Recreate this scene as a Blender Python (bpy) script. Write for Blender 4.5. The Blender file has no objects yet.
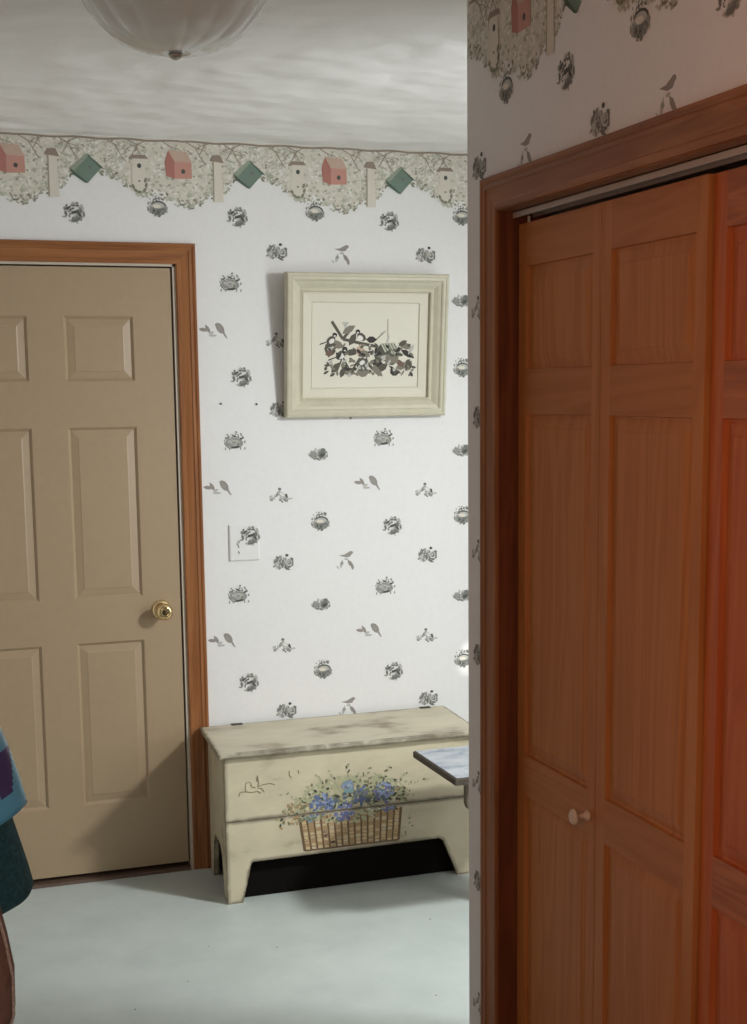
import bpy, bmesh, math, random
from mathutils import Vector, Matrix
pi = math.pi
SC = bpy.context.scene
COL = SC.collection

# ------------------------------------------------------------------ materials
def new_mat(name):
    m = bpy.data.materials.new(name); m.use_nodes = True
    nt = m.node_tree; b = nt.nodes['Principled BSDF']
    return m, nt, b
def node(nt, t, **kw):
    n = nt.nodes.new(t)
    for k, v in kw.items():
        if k.startswith('i_'): n.inputs[k[2:].replace('_', ' ')].default_value = v
        else: setattr(n, k, v)
    return n
def ramp(nt, fac, stops):
    r = nt.nodes.new('ShaderNodeValToRGB'); e = r.color_ramp.elements
    while len(e) < len(stops): e.new(.5)
    for el, (p, c) in zip(e, stops): el.position = p; el.color = (*c, 1)
    nt.links.new(fac, r.inputs['Fac']); return r.outputs['Color']
def coords(nt, scale=(1, 1, 1), rot=(0, 0, 0)):
    tc = nt.nodes.new('ShaderNodeTexCoord'); mp = nt.nodes.new('ShaderNodeMapping')
    mp.inputs['Scale'].default_value = scale; mp.inputs['Rotation'].default_value = rot
    nt.links.new(tc.outputs['Object'], mp.inputs['Vector']); return mp.outputs['Vector']
def bump(nt, b, h, strength=.2, dist=.01):
    n = node(nt, 'ShaderNodeBump', i_Strength=strength, i_Distance=dist)
    nt.links.new(h, n.inputs['Height']); nt.links.new(n.outputs['Normal'], b.inputs['Normal'])
def plain(name, col, rough=.6, metal=0, spec=.5, noise=0, nscale=20, bmp=0):
    m, nt, b = new_mat(name)
    b.inputs['Base Color'].default_value = (*col, 1); b.inputs['Roughness'].default_value = rough
    b.inputs['Metallic'].default_value = metal; b.inputs['Specular IOR Level'].default_value = spec
    if noise or bmp:
        n = node(nt, 'ShaderNodeTexNoise', i_Scale=nscale, i_Detail=4.0); nt.links.new(coords(nt), n.inputs['Vector'])
        if noise:
            lo = tuple(c * (1 - noise) for c in col); hi = tuple(min(1, c * (1 + noise)) for c in col)
            nt.links.new(ramp(nt, n.outputs['Fac'], [(.3, lo), (.7, hi)]), b.inputs['Base Color'])
        if bmp: bump(nt, b, n.outputs['Fac'], bmp, .004)
    return m
def wood(name, lo, mid, hi, axis, rough=.45, freq=1.0, offset=0.0):
    """pine: long streaks of grain along one axis"""
    m, nt, b = new_mat(name)
    s = [75 * freq] * 3; s[axis] = 1.6 * freq
    v = coords(nt, s)
    n = node(nt, 'ShaderNodeTexNoise', i_Scale=1.0, i_Detail=5.0, i_Roughness=.6, i_Distortion=.7); nt.links.new(v, n.inputs['Vector'])
    s2 = [9 * freq] * 3; s2[axis] = .7 * freq
    n2 = node(nt, 'ShaderNodeTexNoise', i_Scale=1.0, i_Detail=2.0, i_Distortion=1.5); nt.links.new(coords(nt, s2), n2.inputs['Vector'])
    mul = node(nt, 'ShaderNodeMath', operation='MULTIPLY'); mul.inputs[1].default_value = 9.0
    nt.links.new(n2.outputs['Fac'], mul.inputs[0])
    fr = node(nt, 'ShaderNodeMath', operation='PINGPONG'); fr.inputs[1].default_value = 1.0; nt.links.new(mul.outputs[0], fr.inputs[0])
    mx = node(nt, 'ShaderNodeMath', operation='MULTIPLY_ADD'); mx.inputs[1].default_value = .35
    nt.links.new(fr.outputs[0], mx.inputs[0])
    sc = node(nt, 'ShaderNodeMath', operation='MULTIPLY'); sc.inputs[1].default_value = .65; nt.links.new(n.outputs['Fac'], sc.inputs[0])
    nt.links.new(sc.outputs[0], mx.inputs[2])
    nt.links.new(ramp(nt, mx.outputs[0], [(.2, lo), (.5, mid), (.8, hi)]), b.inputs['Base Color'])
    b.inputs['Roughness'].default_value = rough; b.inputs['Specular IOR Level'].default_value = .22
    bump(nt, b, n.outputs['Fac'], .08, .002)
    return m

M = {}
M['paper'] = plain('wallpaper_ground', (.72, .71, .70), .7, noise=.015, nscale=60)
M['ink0'] = plain('print_black_green', (.07, .075, .065), .8)
M['ink1'] = plain('print_dark_grey', (.16, .165, .15), .8)
M['ink2'] = plain('print_mid_grey', (.27, .27, .245), .8)
M['ink3'] = plain('print_light_grey', (.43, .425, .39), .8)
M['ink4'] = plain('print_brown_grey', (.27, .245, .22), .8)
M['art0'] = plain('art_black', (.035, .032, .028), .8)
M['art1'] = plain('art_dark_olive', (.085, .08, .06), .8)
M['art2'] = plain('art_taupe', (.20, .18, .14), .8)
M['art3'] = plain('art_brown', (.16, .10, .075), .8)
M['white'] = plain('print_white', (.70, .68, .64), .8)
M['border'] = plain('border_ground', (.60, .57, .49), .8, noise=.05, nscale=30)
M['leaf0'] = plain('print_leaf_cream', (.66, .62, .53), .8)
M['leaf4'] = plain('print_leaf_grey', (.50, .49, .42), .8)
M['leaf1'] = plain('print_leaf_sage', (.41, .42, .33), .8)
M['leaf2'] = plain('print_leaf_taupe', (.34, .31, .24), .8)
M['leaf3'] = plain('print_leaf_olive', (.21, .21, .15), .8)
M['pink'] = plain('print_pink', (.50, .255, .205), .8)
M['pinkd'] = plain('print_pink_dark', (.39, .165, .135), .8)
M['pinkroof'] = plain('print_roof_tan', (.50, .36, .28), .8)
M['green'] = plain('print_green', (.15, .215, .165), .8)
M['greend'] = plain('print_green_dark', (.075, .115, .085), .8)
M['greenr'] = plain('print_green_roof', (.27, .31, .24), .8)
M['taupe'] = plain('print_roof_grey', (.27, .21, .17), .8)
M['twig'] = plain('print_twig', (.27, .22, .17), .8)
M['ivory'] = plain('print_ivory', (.62, .58, .50), .8)
M['trim_v'] = wood('oak_trim_upright', (.19, .070, .024), (.27, .105, .038), (.33, .14, .053), 2, .4)
M['trim_x'] = wood('oak_trim_level', (.19, .070, .024), (.27, .105, .038), (.33, .14, .053), 0, .4)
M['trim_y'] = wood('oak_trim_along_hall', (.19, .070, .024), (.27, .105, .038), (.33, .14, .053), 1, .4)
PL, PM, PH = (.36, .125, .030), (.425, .158, .042), (.47, .185, .055)
M['pine_v'] = wood('pine_upright', PL, PM, PH, 2, .45)
M['pine_y'] = wood('pine_level', (.33, .115, .028), (.39, .142, .038), (.43, .165, .048), 1, .45)
M['glowpine_v'] = wood('pine_red_glow_upright', (.36, .085, .020), (.42, .11, .03), (.46, .14, .04), 2, .4)  # same pine, with the red of the warm light put into its colour
M['glowpine_y'] = wood('pine_red_glow_level', (.24, .075, .03), (.36, .115, .04), (.45, .16, .06), 1, .4, 1.3)
M['jamb_v'] = wood('shaded_jamb_upright', (.10, .028, .010), (.15, .042, .014), (.20, .06, .02), 2, .5)  # shade on the jamb sides is put into a darker wood colour
M['door'] = plain('beige_door_paint', (.36, .262, .162), .42, noise=.02, nscale=40)
M['jamb'] = plain('pale_jamb_paint', (.52, .45, .36), .6)
M['dark'] = plain('dark_gap', (.02, .014, .01), .9)
M['thresh'] = plain('brown_threshold', (.10, .06, .04), .6)
M['brass'] = plain('polished_brass', (.80, .62, .33), .13, 1.0)
M['hole'] = plain('keyhole_dark', (.10, .075, .035), .35, .8)
M['track'] = plain('track_grey', (.42, .37, .32), .5, 0)
M['pin'] = plain('nylon_pin', (.75, .70, .62), .5)
M['knob'] = plain('cream_knob', (.62, .47, .34), .4)
M['closet'] = plain('closet_inside', (.20, .17, .14), .9)
M['frame'] = plain('cream_frame_paint', (.52, .49, .37), .42, noise=.05, nscale=25)
M['liner'] = plain('cream_liner_paint', (.60, .57, .45), .5)
M['board'] = plain('cream_print_paper', (.66, .63, .53), .7)
M['plate'] = plain('plate_paper', (.70, .695, .68), .55)
M['nail'] = plain('nail_dark', (.06, .05, .05), .5, .6)

def ceiling_mat():
    m, nt, b = new_mat('brushed_plaster_ceiling')
    n = node(nt, 'ShaderNodeTexNoise', i_Scale=1.0, i_Detail=1.3, i_Roughness=.45); nt.links.new(coords(nt, (5.0, 6.0, 1)), n.inputs['Vector'])
    n2 = node(nt, 'ShaderNodeTexNoise', i_Scale=55.0, i_Detail=3.0); nt.links.new(coords(nt), n2.inputs['Vector'])
    ad = node(nt, 'ShaderNodeMath', operation='MULTIPLY_ADD'); ad.inputs[1].default_value = .03
    nt.links.new(n2.outputs['Fac'], ad.inputs[0]); nt.links.new(n.outputs['Fac'], ad.inputs[2])
    b.inputs['Base Color'].default_value = (.88, .865, .835, 1); b.inputs['Roughness'].default_value = .8
    bump(nt, b, ad.outputs[0], 1.0, .035); return m
M['ceiling'] = ceiling_mat()
def floor_mat():
    m, nt, b = new_mat('pale_floor_covering')
    n = node(nt, 'ShaderNodeTexNoise', i_Scale=5.0, i_Detail=6.0, i_Roughness=.65); nt.links.new(coords(nt), n.inputs['Vector'])
    n2 = node(nt, 'ShaderNodeTexNoise', i_Scale=420.0, i_Detail=2.0); nt.links.new(coords(nt), n2.inputs['Vector'])
    nt.links.new(ramp(nt, n.outputs['Fac'], [(.3, (.45, .50, .48)), (.7, (.53, .58, .555))]), b.inputs['Base Color'])
    b.inputs['Roughness'].default_value = .55; b.inputs['Specular IOR Level'].default_value = .35
    bump(nt, b, n2.outputs['Fac'], .25, .002); return m
M['floor'] = floor_mat()
M['crumb'] = plain('crumb', (.10, .08, .06), .9)

def chest_mat(name, base, edge=True, stain=.5):
    """cream paint rubbed through to brown on the edges, with antiquing stains"""
    m, nt, b = new_mat(name)
    n = node(nt, 'ShaderNodeTexNoise', i_Scale=4.5, i_Detail=5.0, i_Roughness=.55); nt.links.new(coords(nt, (1, 1.6, 2.0)), n.inputs['Vector'])
    c1 = ramp(nt, n.outputs['Fac'], [(.27, (base[0]*.42, base[1]*.36, base[2]*.30)), (.42, tuple(c * .88 for c in base)), (.62, base)])
    out = c1
    if edge:
        bv = node(nt, 'ShaderNodeBevel', samples=4); bv.inputs['Radius'].default_value = .02
        g = nt.nodes.new('ShaderNodeNewGeometry')
        dp = node(nt, 'ShaderNodeVectorMath', operation='DOT_PRODUCT')
        nt.links.new(bv.outputs['Normal'], dp.inputs[0]); nt.links.new(g.outputs['Normal'], dp.inputs[1])
        n2 = node(nt, 'ShaderNodeTexNoise', i_Scale=26.0, i_Detail=4.0); nt.links.new(coords(nt), n2.inputs['Vector'])
        om = node(nt, 'ShaderNodeMath', operation='SUBTRACT'); om.inputs[0].default_value = 1.0; nt.links.new(dp.outputs['Value'], om.inputs[1])
        ms = node(nt, 'ShaderNodeMath', operation='MULTIPLY'); nt.links.new(om.outputs[0], ms.inputs[0])
        nr = node(nt, 'ShaderNodeMapRange'); nr.inputs['From Min'].default_value = .38; nr.inputs['From Max'].default_value = .60; nr.inputs['To Min'].default_value = .25; nr.inputs['To Max'].default_value = 2.4
        nt.links.new(n2.outputs['Fac'], nr.inputs['Value']); nt.links.new(nr.outputs['Result'], ms.inputs[1])
        mr = node(nt, 'ShaderNodeMapRange'); mr.inputs['From Min'].default_value = .015; mr.inputs['From Max'].default_value = .10; mr.inputs['To Min'].default_value = 1.0; mr.inputs['To Max'].default_value = 0.0
        nt.links.new(ms.outputs[0], mr.inputs['Value'])
        mix = node(nt, 'ShaderNodeMix', data_type='RGBA'); mix.inputs['A'].default_value = (.055, .036, .022, 1)
        nt.links.new(mr.outputs['Result'], mix.inputs['Factor']); nt.links.new(c1, mix.inputs['B'])
        out = mix.outputs['Result']
    nt.links.new(out, b.inputs['Base Color']); b.inputs['Roughness'].default_value = .5
    bump(nt, b, n.outputs['Fac'], .12, .003); return m
M['chest'] = chest_mat('antiqued_cream_paint', (.60, .53, .375))
M['chest_lid'] = chest_mat('antiqued_cream_lid_paint', (.58, .525, .39), True, .42)
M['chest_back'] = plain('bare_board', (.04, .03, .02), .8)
M['undershade'] = plain('under_chest_shade', (.006, .005, .004), .95, 0, .1)  # shade below the chest, put into a near-black colour
M['crack'] = plain('board_joint', (.05, .035, .02), .9)
M['pencil'] = plain('scratched_line', (.25, .19, .12), .9)
M['wick0'] = plain('basket_brown', (.15, .09, .045), .8)
M['wick1'] = plain('basket_tan', (.38, .25, .13), .8)
M['wick2'] = plain('basket_straw', (.56, .43, .25), .8)
M['fl0'] = plain('flower_blue', (.115, .15, .29), .8)
M['fl1'] = plain('flower_light_blue', (.25, .31, .47), .8)
M['fl2'] = plain('flower_violet', (.16, .145, .30), .8)
M['fl3'] = plain('flower_slate', (.10, .13, .17), .8)
M['fl4'] = plain('flower_teal', (.19, .29, .31), .8)
M['fo0'] = plain('foliage_dark', (.055, .065, .04), .8)
M['fo1'] = plain('foliage_olive', (.20, .20, .11), .8)
M['fo2'] = plain('foliage_pale', (.40, .40, .25), .8)
M['fo3'] = plain('foliage_wash', (.46, .42, .27), .8)
M['hinge'] = plain('dark_hinge', (.09, .075, .06), .45, .7)
def table_mat():
    m, nt, b = new_mat('white_painted_tabletop')
    n = node(nt, 'ShaderNodeTexNoise', i_Scale=9.0, i_Detail=6.0, i_Roughness=.7); nt.links.new(coords(nt, (1, 2, 1)), n.inputs['Vector'])
    nt.links.new(ramp(nt, n.outputs['Fac'], [(.33, (.12, .16, .22)), (.46, (.32, .36, .41)), (.58, (.46, .48, .50))]), b.inputs['Base Color'])
    b.inputs['Roughness'].default_value = .4; return m
M['tabletop'] = table_mat()
M['table_edge'] = plain('worn_brown_table_edge', (.06, .043, .03), .6, noise=.4, nscale=30)
M['table_leg'] = chest_mat('worn_table_leg_paint', (.15, .12, .08))
def glass_bowl_mat():
    m, nt, b = new_mat('frosted_lamp_glass')
    b.inputs['Base Color'].default_value = (.78, .81, .77, 1); b.inputs['Roughness'].default_value = .16
    b.inputs['Subsurface Weight'].default_value = .25; b.inputs['Subsurface Radius'].default_value = (.02, .02, .02)
    b.inputs['Coat Weight'].default_value = .25; b.inputs['Coat Roughness'].default_value = .06
    return m
M['bowl'] = glass_bowl_mat()
M['lampmetal'] = plain('fixture_metal', (.62, .56, .42), .25, .9)
M['finial'] = plain('finial_glass', (.42, .39, .34), .15, .4)
M['blue'] = plain('light_blue_nylon', (.13, .56, .95), .35, noise=.12, nscale=14, bmp=.4)
M['navy'] = plain('violet_navy_nylon', (.075, .075, .26), .4, noise=.1, nscale=14)
M['teal'] = plain('dark_teal_fleece', (.03, .125, .16), .95, noise=.3, nscale=160, bmp=.5)
M['suede'] = plain('brown_suede', (.19, .12, .10), .85, noise=.2, nscale=60, bmp=.4)
M['fleece'] = plain('cream_fleece', (.45, .38, .33), .95, noise=.25, nscale=300, bmp=.8)
M['rackwood'] = wood('rack_oak', (.19, .070, .024), (.27, .105, .038), (.33, .14, .053), 1, .4)
M['winframe'] = plain('white_window_paint', (.7, .7, .68), .5)

# ------------------------------------------------------------------ mesh builder
class MB:
    def __init__(s): s.v = []; s.f = []; s.m = []; s.sm = []; s.mats = []; s.X = Matrix.Identity(4)
    def mi(s, m):
        m = M[m]
        if m not in s.mats: s.mats.append(m)
        return s.mats.index(m)
    def add(s, vs, fs, m, smooth=False):
        o = len(s.v); s.v += [tuple(s.X @ Vector(p)) for p in vs]
        if isinstance(m, str): k = [s.mi(m)] * len(fs)
        else: k = [s.mi(q) for q in m]
        for f, q in zip(fs, k): s.f.append([o + i for i in f]); s.m.append(q); s.sm.append(smooth)
    def box(s, a, b, m):
        x0, y0, z0 = a; x1, y1, z1 = b
        s.add([(x0,y0,z0),(x1,y0,z0),(x1,y1,z0),(x0,y1,z0),(x0,y0,z1),(x1,y0,z1),(x1,y1,z1),(x0,y1,z1)],
              [(3,2,1,0),(4,5,6,7),(0,1,5,4),(1,2,6,5),(2,3,7,6),(3,0,4,7)], m)
    def lathe(s, prof, m, axis='z', n=32, c=(0, 0, 0), rib=0, ribn=0, smooth=True):
        """prof: (r, h) pairs"""
        vs = []; fs = []
        for r, h in prof:
            for k in range(n):
                a = 2 * pi * k / n; rr = r * (1 + rib * abs(math.sin(ribn * a / 2)) - rib) if rib else r
                p, q = rr * math.cos(a), rr * math.sin(a)
                if axis == 'z': vs.append((c[0] + p, c[1] + q, c[2] + h))
                elif axis == 'y': vs.append((c[0] + p, c[1] + h, c[2] + q))
                else: vs.append((c[0] + h, c[1] + p, c[2] + q))
        for i in range(len(prof) - 1):
            for k in range(n):
                k2 = (k + 1) % n; fs.append((i*n+k, i*n+k2, (i+1)*n+k2, (i+1)*n+k))
        fs.append(tuple(range(n))); fs.append(tuple(reversed([(len(prof)-1)*n + k for k in range(n)])))
        s.add(vs, fs, m, smooth)
    def tube(s, pts, r, m, n=8):
        vs = []; fs = []; pts = [Vector(p) for p in pts]
        for i, p in enumerate(pts):
            d = (pts[min(i+1, len(pts)-1)] - pts[max(i-1, 0)]).normalized()
            u = d.orthogonal().normalized() if i == 0 else (u - d * u.dot(d)).normalized()
            w = d.cross(u); rr = r[i] if isinstance(r, (list, tuple)) else r
            for k in range(n):
                a = 2*pi*k/n; vs.append(tuple(p + (u*math.cos(a) + w*math.sin(a))*rr))
        for i in range(len(pts)-1):
            for k in range(n):
                k2 = (k+1) % n; fs.append((i*n+k, i*n+k2, (i+1)*n+k2, (i+1)*n+k))
        fs.append(tuple(reversed(range(n)))); fs.append(tuple((len(pts)-1)*n+k for k in range(n)))
        s.add(vs, fs, m, True)
    def prism(s, poly, fn0, fn1, m, side=None):
        """poly in 2-D, two functions giving the 3-D point on either face"""
        n = len(poly); vs = [fn0(*p) for p in poly] + [fn1(*p) for p in poly]
        fs = [tuple(range(n)), tuple(reversed(range(n, 2*n)))] + [((i+1) % n, i, n+i, n+(i+1) % n) for i in range(n)]
        s.add(vs, fs, [m, m] + [side or m] * n)
    def build(s, name, parent=None, bevel=0, fix=True):
        me = bpy.data.meshes.new(name); me.from_pydata(s.v, [], s.f)
        for m in s.mats: me.materials.append(m)
        me.polygons.foreach_set('material_index', s.m); me.polygons.foreach_set('use_smooth', s.sm)
        me.update()
        if fix:
            bm = bmesh.new(); bm.from_mesh(me); bmesh.ops.recalc_face_normals(bm, faces=bm.faces); bm.to_mesh(me); bm.free()
        o = bpy.data.objects.new(name, me); COL.objects.link(o)
        if parent is not None: o.parent = parent
        if bevel:
            b = o.modifiers.new('edge', 'BEVEL'); b.width = bevel; b.segments = 2; b.limit_method = 'ANGLE'; b.angle_limit = math.radians(40)
        return o
def tag(o, label=None, cat=None, group=None, kind=None):
    if label: o['label'] = label
    if cat: o['category'] = cat
    if group: o['group'] = group
    if kind: o['kind'] = kind
    return o
def empty(name, loc=(0, 0, 0), rot=(0, 0, 0)):
    o = bpy.data.objects.new(name, None); COL.objects.link(o); o.location = loc; o.rotation_euler = rot; o.empty_display_size = .05
    return o

# ------------------------------------------------------------------ place (metres; camera stands at x=y=0)
D = 4.687            # back wall
CEIL = 2.455
XR = 1.22            # closet wall face
YC = 2.90            # its far corner
XL = -0.13           # left wall
XE = 2.65            # outer wall of the nook
YB = -1.6            # wall behind the camera
XCL = 1.85           # closet back

# ------------------------------------------------------------------ flat prints (wallpaper, border, painted pictures)
class Printer:
    """draws small flat shapes on a plane: f(u, w) -> point, n = outward normal"""
    def __init__(s, mb, f, n, keep=None): s.mb = mb; s.f = f; s.n = Vector(n); s.keep = keep; s.k = 0; s.base = .0002; s.step = .00001; s.mod = 0
    def poly(s, pts, m):
        cu = sum(p[0] for p in pts)/len(pts); cw = sum(p[1] for p in pts)/len(pts)
        if s.keep and not all(s.keep(*p) for p in pts): return
        s.k += 1; off = s.base + (s.k % s.mod if s.mod else s.k) * s.step
        a = 0
        for i in range(len(pts)):
            x0, y0 = pts[i]; x1, y1 = pts[(i+1) % len(pts)]; a += x0*y1 - x1*y0
        if a < 0: pts = pts[::-1]
        s.mb.add([tuple(Vector(s.f(u, w)) + s.n*off) for u, w in pts], [tuple(range(len(pts)))], m)
    def ell(s, u, w, a, b, m, rot=0, n=10):
        c, q = math.cos(rot), math.sin(rot)
        s.poly([(u + a*math.cos(t)*c - b*math.sin(t)*q, w + a*math.cos(t)*q + b*math.sin(t)*c) for t in [2*pi*k/n for k in range(n)]], m)
    def leaf(s, u, w, L, W, ang, m):
        c, q = math.cos(ang), math.sin(ang)
        s.poly([(u + x*L*c - y*W*q, w + x*L*q + y*W*c) for x, y in [(-.5,0),(-.2,-.45),(.15,-.45),(.5,0),(.15,.45),(-.2,.45)]], m)
    def line(s, pts, wd, m):
        for (a, b), (c, d) in zip(pts, pts[1:]):
            dx, dy = c-a, d-b; L = math.hypot(dx, dy) or 1; nx, ny = -dy/L*wd/2, dx/L*wd/2
            s.poly([(a+nx, b+ny), (a-nx, b-ny), (c-nx, d-ny), (c+nx, d+ny)], m)
    def arc(s, u, w, a, b, t0, t1, wd, m, n=8):
        s.line([(u + a*math.cos(t0+(t1-t0)*i/n), w + b*math.sin(t0+(t1-t0)*i/n)) for i in range(n+1)], wd, m)

def motif(P, kind, u, w):
    P.k = 0; P.base = .0002; P.step = .00001; P.mod = 0
    r = random.Random(ord(kind)); I = ['ink0', 'ink1', 'ink2', 'ink3']
    def cloud(n, cx, cy, a, b, tones, L=.013, tang=True):
        for _ in range(n):
            t = r.uniform(0, 2*pi); q = math.sqrt(r.uniform(0, 1))
            P.leaf(u+cx+a*q*math.cos(t), w+cy+b*q*math.sin(t), L*r.uniform(.7, 1.3), L*.6*r.uniform(.7, 1.2), (t+pi/2 if tang else r.uniform(0, pi))+r.uniform(-.5, .5), r.choice(tones))
    if kind == 'A':
        cloud(60, 0, 0, .034, .033, ['ink3', 'ink2', 'ink2', 'ink1', 'ink3'], .013, False)
        for t0, t1, a, b in [(.3, 1.9, .024, .022), (2.6, 3.7, .027, .024), (4.5, 5.8, .022, .025), (1.4, 3.0, .013, .012)]: P.arc(u, w, a, b, t0, t1, .0055, 'ink1')
        cloud(16, 0, .002, .026, .024, ['ink2', 'ink3', 'ink1'], .011, False)
        P.ell(u-.006, w-.010, .007, .004, 'white', .4); P.ell(u+.012, w+.014, .006, .004, 'white', -.3)
        P.leaf(u+.004, w+.001, .028, .010, .3, 'ink0'); P.leaf(u+.018, w-.006, .020, .008, -.9, 'ink0'); P.leaf(u+.006, w-.024, .034, .012, .2, 'ink1'); P.leaf(u-.016, w+.014, .022, .007, .6, 'ink0')
    elif kind == 'B':
        cloud(34, 0, -.002, .037, .029, ['ink3', 'ink2', 'ink1', 'ink2'], .011)
        cloud(16, -.002, .027, .027, .009, ['ink2', 'ink1', 'ink3'], .009)
        P.ell(u, w-.007, .029, .022, 'ink2', 0, 14); P.ell(u, w-.014, .025, .014, 'ink1', 0, 14)
        P.ell(u-.002, w+.003, .022, .010, 'ink3', 0, 14); P.ell(u-.005, w+.001, .014, .006, 'leaf0', 0, 12)
        P.arc(u, w+.001, .024, .015, .1, pi-.1, .0045, 'ink0')
        cloud(16, 0, -.017, .026, .010, ['ink1', 'ink0', 'ink2'], .009); cloud(5, -.024, -.006, .008, .014, ['ink3', 'ink2'], .009)
    elif kind == 'C':
        cloud(36, 0, 0, .037, .029, ['ink3', 'ink2', 'ink2', 'ink1'], .011)
        P.ell(u, w-.008, .031, .018, 'ink2', -.1, 14); P.ell(u-.002, w-.005, .022, .008, 'ink3', -.1, 12)
        cloud(16, 0, .013, .030, .012, ['ink1', 'ink2', 'ink3', 'white'], .010); cloud(18, .002, -.012, .028, .012, ['ink3', 'ink2', 'ink1'], .010)
        P.leaf(u+.004, w-.023, .040, .008, .1, 'ink0'); P.leaf(u+.024, w+.006, .016, .006, .1, 'ink0'); P.leaf(u-.022, w+.010, .014, .007, .6, 'ink1'); P.leaf(u, w+.014, .022, .006, -.4, 'ink0')
        for a in (-.03, -.016, .02, .034): P.leaf(u+a*1.05, w-.027, .012, .005, 1.4, 'ink2')
    elif kind == 'D':
        cloud(44, -.013, 0, .025, .021, ['ink3', 'ink2', 'ink1', 'ink2'], .013, False)
        cloud(34, .014, -.003, .023, .020, ['ink3', 'ink2', 'ink3', 'ink1'], .012, False)
        P.ell(u+.012, w+.001, .009, .007, 'ink3', -.5); cloud(6, .012, .001, .010, .008, ['ink3', 'ink2'], .009)
        for q in range(7): P.leaf(u+.012+.021*math.cos(-1.9+q*.45), w-.002+.018*math.sin(-1.9+q*.45), .011, .005, -.4+q*.45, 'ink1')
        P.ell(u+.012, w+.024, .006, .005, 'ink0')
        P.leaf(u-.026, w+.006, .018, .009, .4, 'ink1'); P.leaf(u-.006, w-.006, .016, .009, 1.6, 'ink1'); P.leaf(u+.014, w-.024, .022, .007, -.3, 'ink1')
    elif kind == 'E':
        P.leaf(u-.034, w+.001, .034, .013, -.15, 'ink4'); P.leaf(u-.020, w+.004, .034, .013, 2.1, 'ink4'); P.leaf(u-.008, w-.009, .022, .010, .3, 'ink3')
        P.ell(u-.004, w-.018, .014, .004, 'ink3', 0)
        P.ell(u+.022, w+.006, .020, .012, 'ink4', -.95, 12); P.ell(u+.020, w+.006, .010, .006, 'ink2', -.95)
        P.poly([(u+.026, w-.004), (u+.034, w-.001), (u+.047, w-.028), (u+.041, w-.026)], 'ink4')
        P.ell(u+.013, w+.017, .008, .007, 'ink4')
    elif kind == 'F':
        cloud(12, -.026, -.008, .014, .008, ['ink3', 'ink3', 'ink2'], .012, False)
        cloud(16, .018, -.010, .018, .013, ['ink3', 'ink2', 'ink1'], .011, False)
        P.leaf(u-.004, w+.006, .032, .012, .9, 'ink2'); P.ell(u+.002, w+.022, .006, .005, 'ink1')
        P.ell(u+.010, w+.002, .016, .008, 'ink3', -.6); P.ell(u+.011, w+.003, .010, .005, 'white', -.6)
        P.ell(u+.026, w-.002, .004, .008, 'ink0', .2); P.leaf(u+.022, w-.018, .022, .009, -.5, 'ink2'); P.ell(u+.040, w-.012, .008, .003, 'ink3', .1)
    elif kind == 'G':
        P.poly([(u-.026, w+.020), (u-.006, w+.022), (u+.014, w+.032), (u+.027, w+.030), (u+.016, w+.014), (u, w+.012)], 'ink4')
        P.ell(u+.019, w+.028, .008, .006, 'ink4'); P.ell(u+.002, w+.006, .008, .004, 'ink3')
        P.leaf(u-.016, w-.010, .034, .012, 1.3, 'ink3'); P.ell(u-.014, w-.008, .006, .005, 'ink2'); P.leaf(u-.030, w-.022, .016, .006, 2.2, 'ink3')
        P.leaf(u+.016, w-.010, .034, .014, 2.2, 'ink4'); P.leaf(u+.024, w-.022, .024, .011, 1.7, 'ink4')
    elif kind == 'H':
        cloud(22, 0, -.004, .036, .022, ['ink3', 'ink3', 'ink2'], .012)
        P.ell(u-.012, w-.006, .018, .013, 'ink2', -.3, 12); P.ell(u+.010, w-.002, .017, .013, 'ink1', .3, 12); cloud(24, 0, -.004, .034, .019, ['ink3', 'ink2', 'ink1', 'ink2'], .011)
        P.ell(u+.017, w+.012, .009, .008, 'ink1'); P.ell(u+.014, w-.004, .010, .006, 'ink0', .3)
        P.leaf(u-.010, w+.016, .016, .006, 1.9, 'ink3'); P.leaf(u-.022, w+.008, .014, .006, 2.5, 'ink2')
LATTICE = {'A': (1.147, 2.214), 'B': (1.419, 2.240), 'C': (1.118, 2.003), 'D': (1.281, 2.104), 'E': (1.057, 1.846), 'F': (1.270, 1.812), 'G': (1.507, 2.098), 'H': (1.413, 1.950)}
PU, PW = .5335, .5235
def paper(P, u0, u1, w0=.04, w1=2.26, skip=lambda u, w: False):
    for k, (a, b) in LATTICE.items():
        for i in range(-20, 20):
            for j in range(0, 6):
                u, w = a + i*PU, b - j*PW
                if u0-.05 < u < u1+.05 and w0 < w < w1 and not skip(u, w): motif(P, k, u, w)
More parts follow.
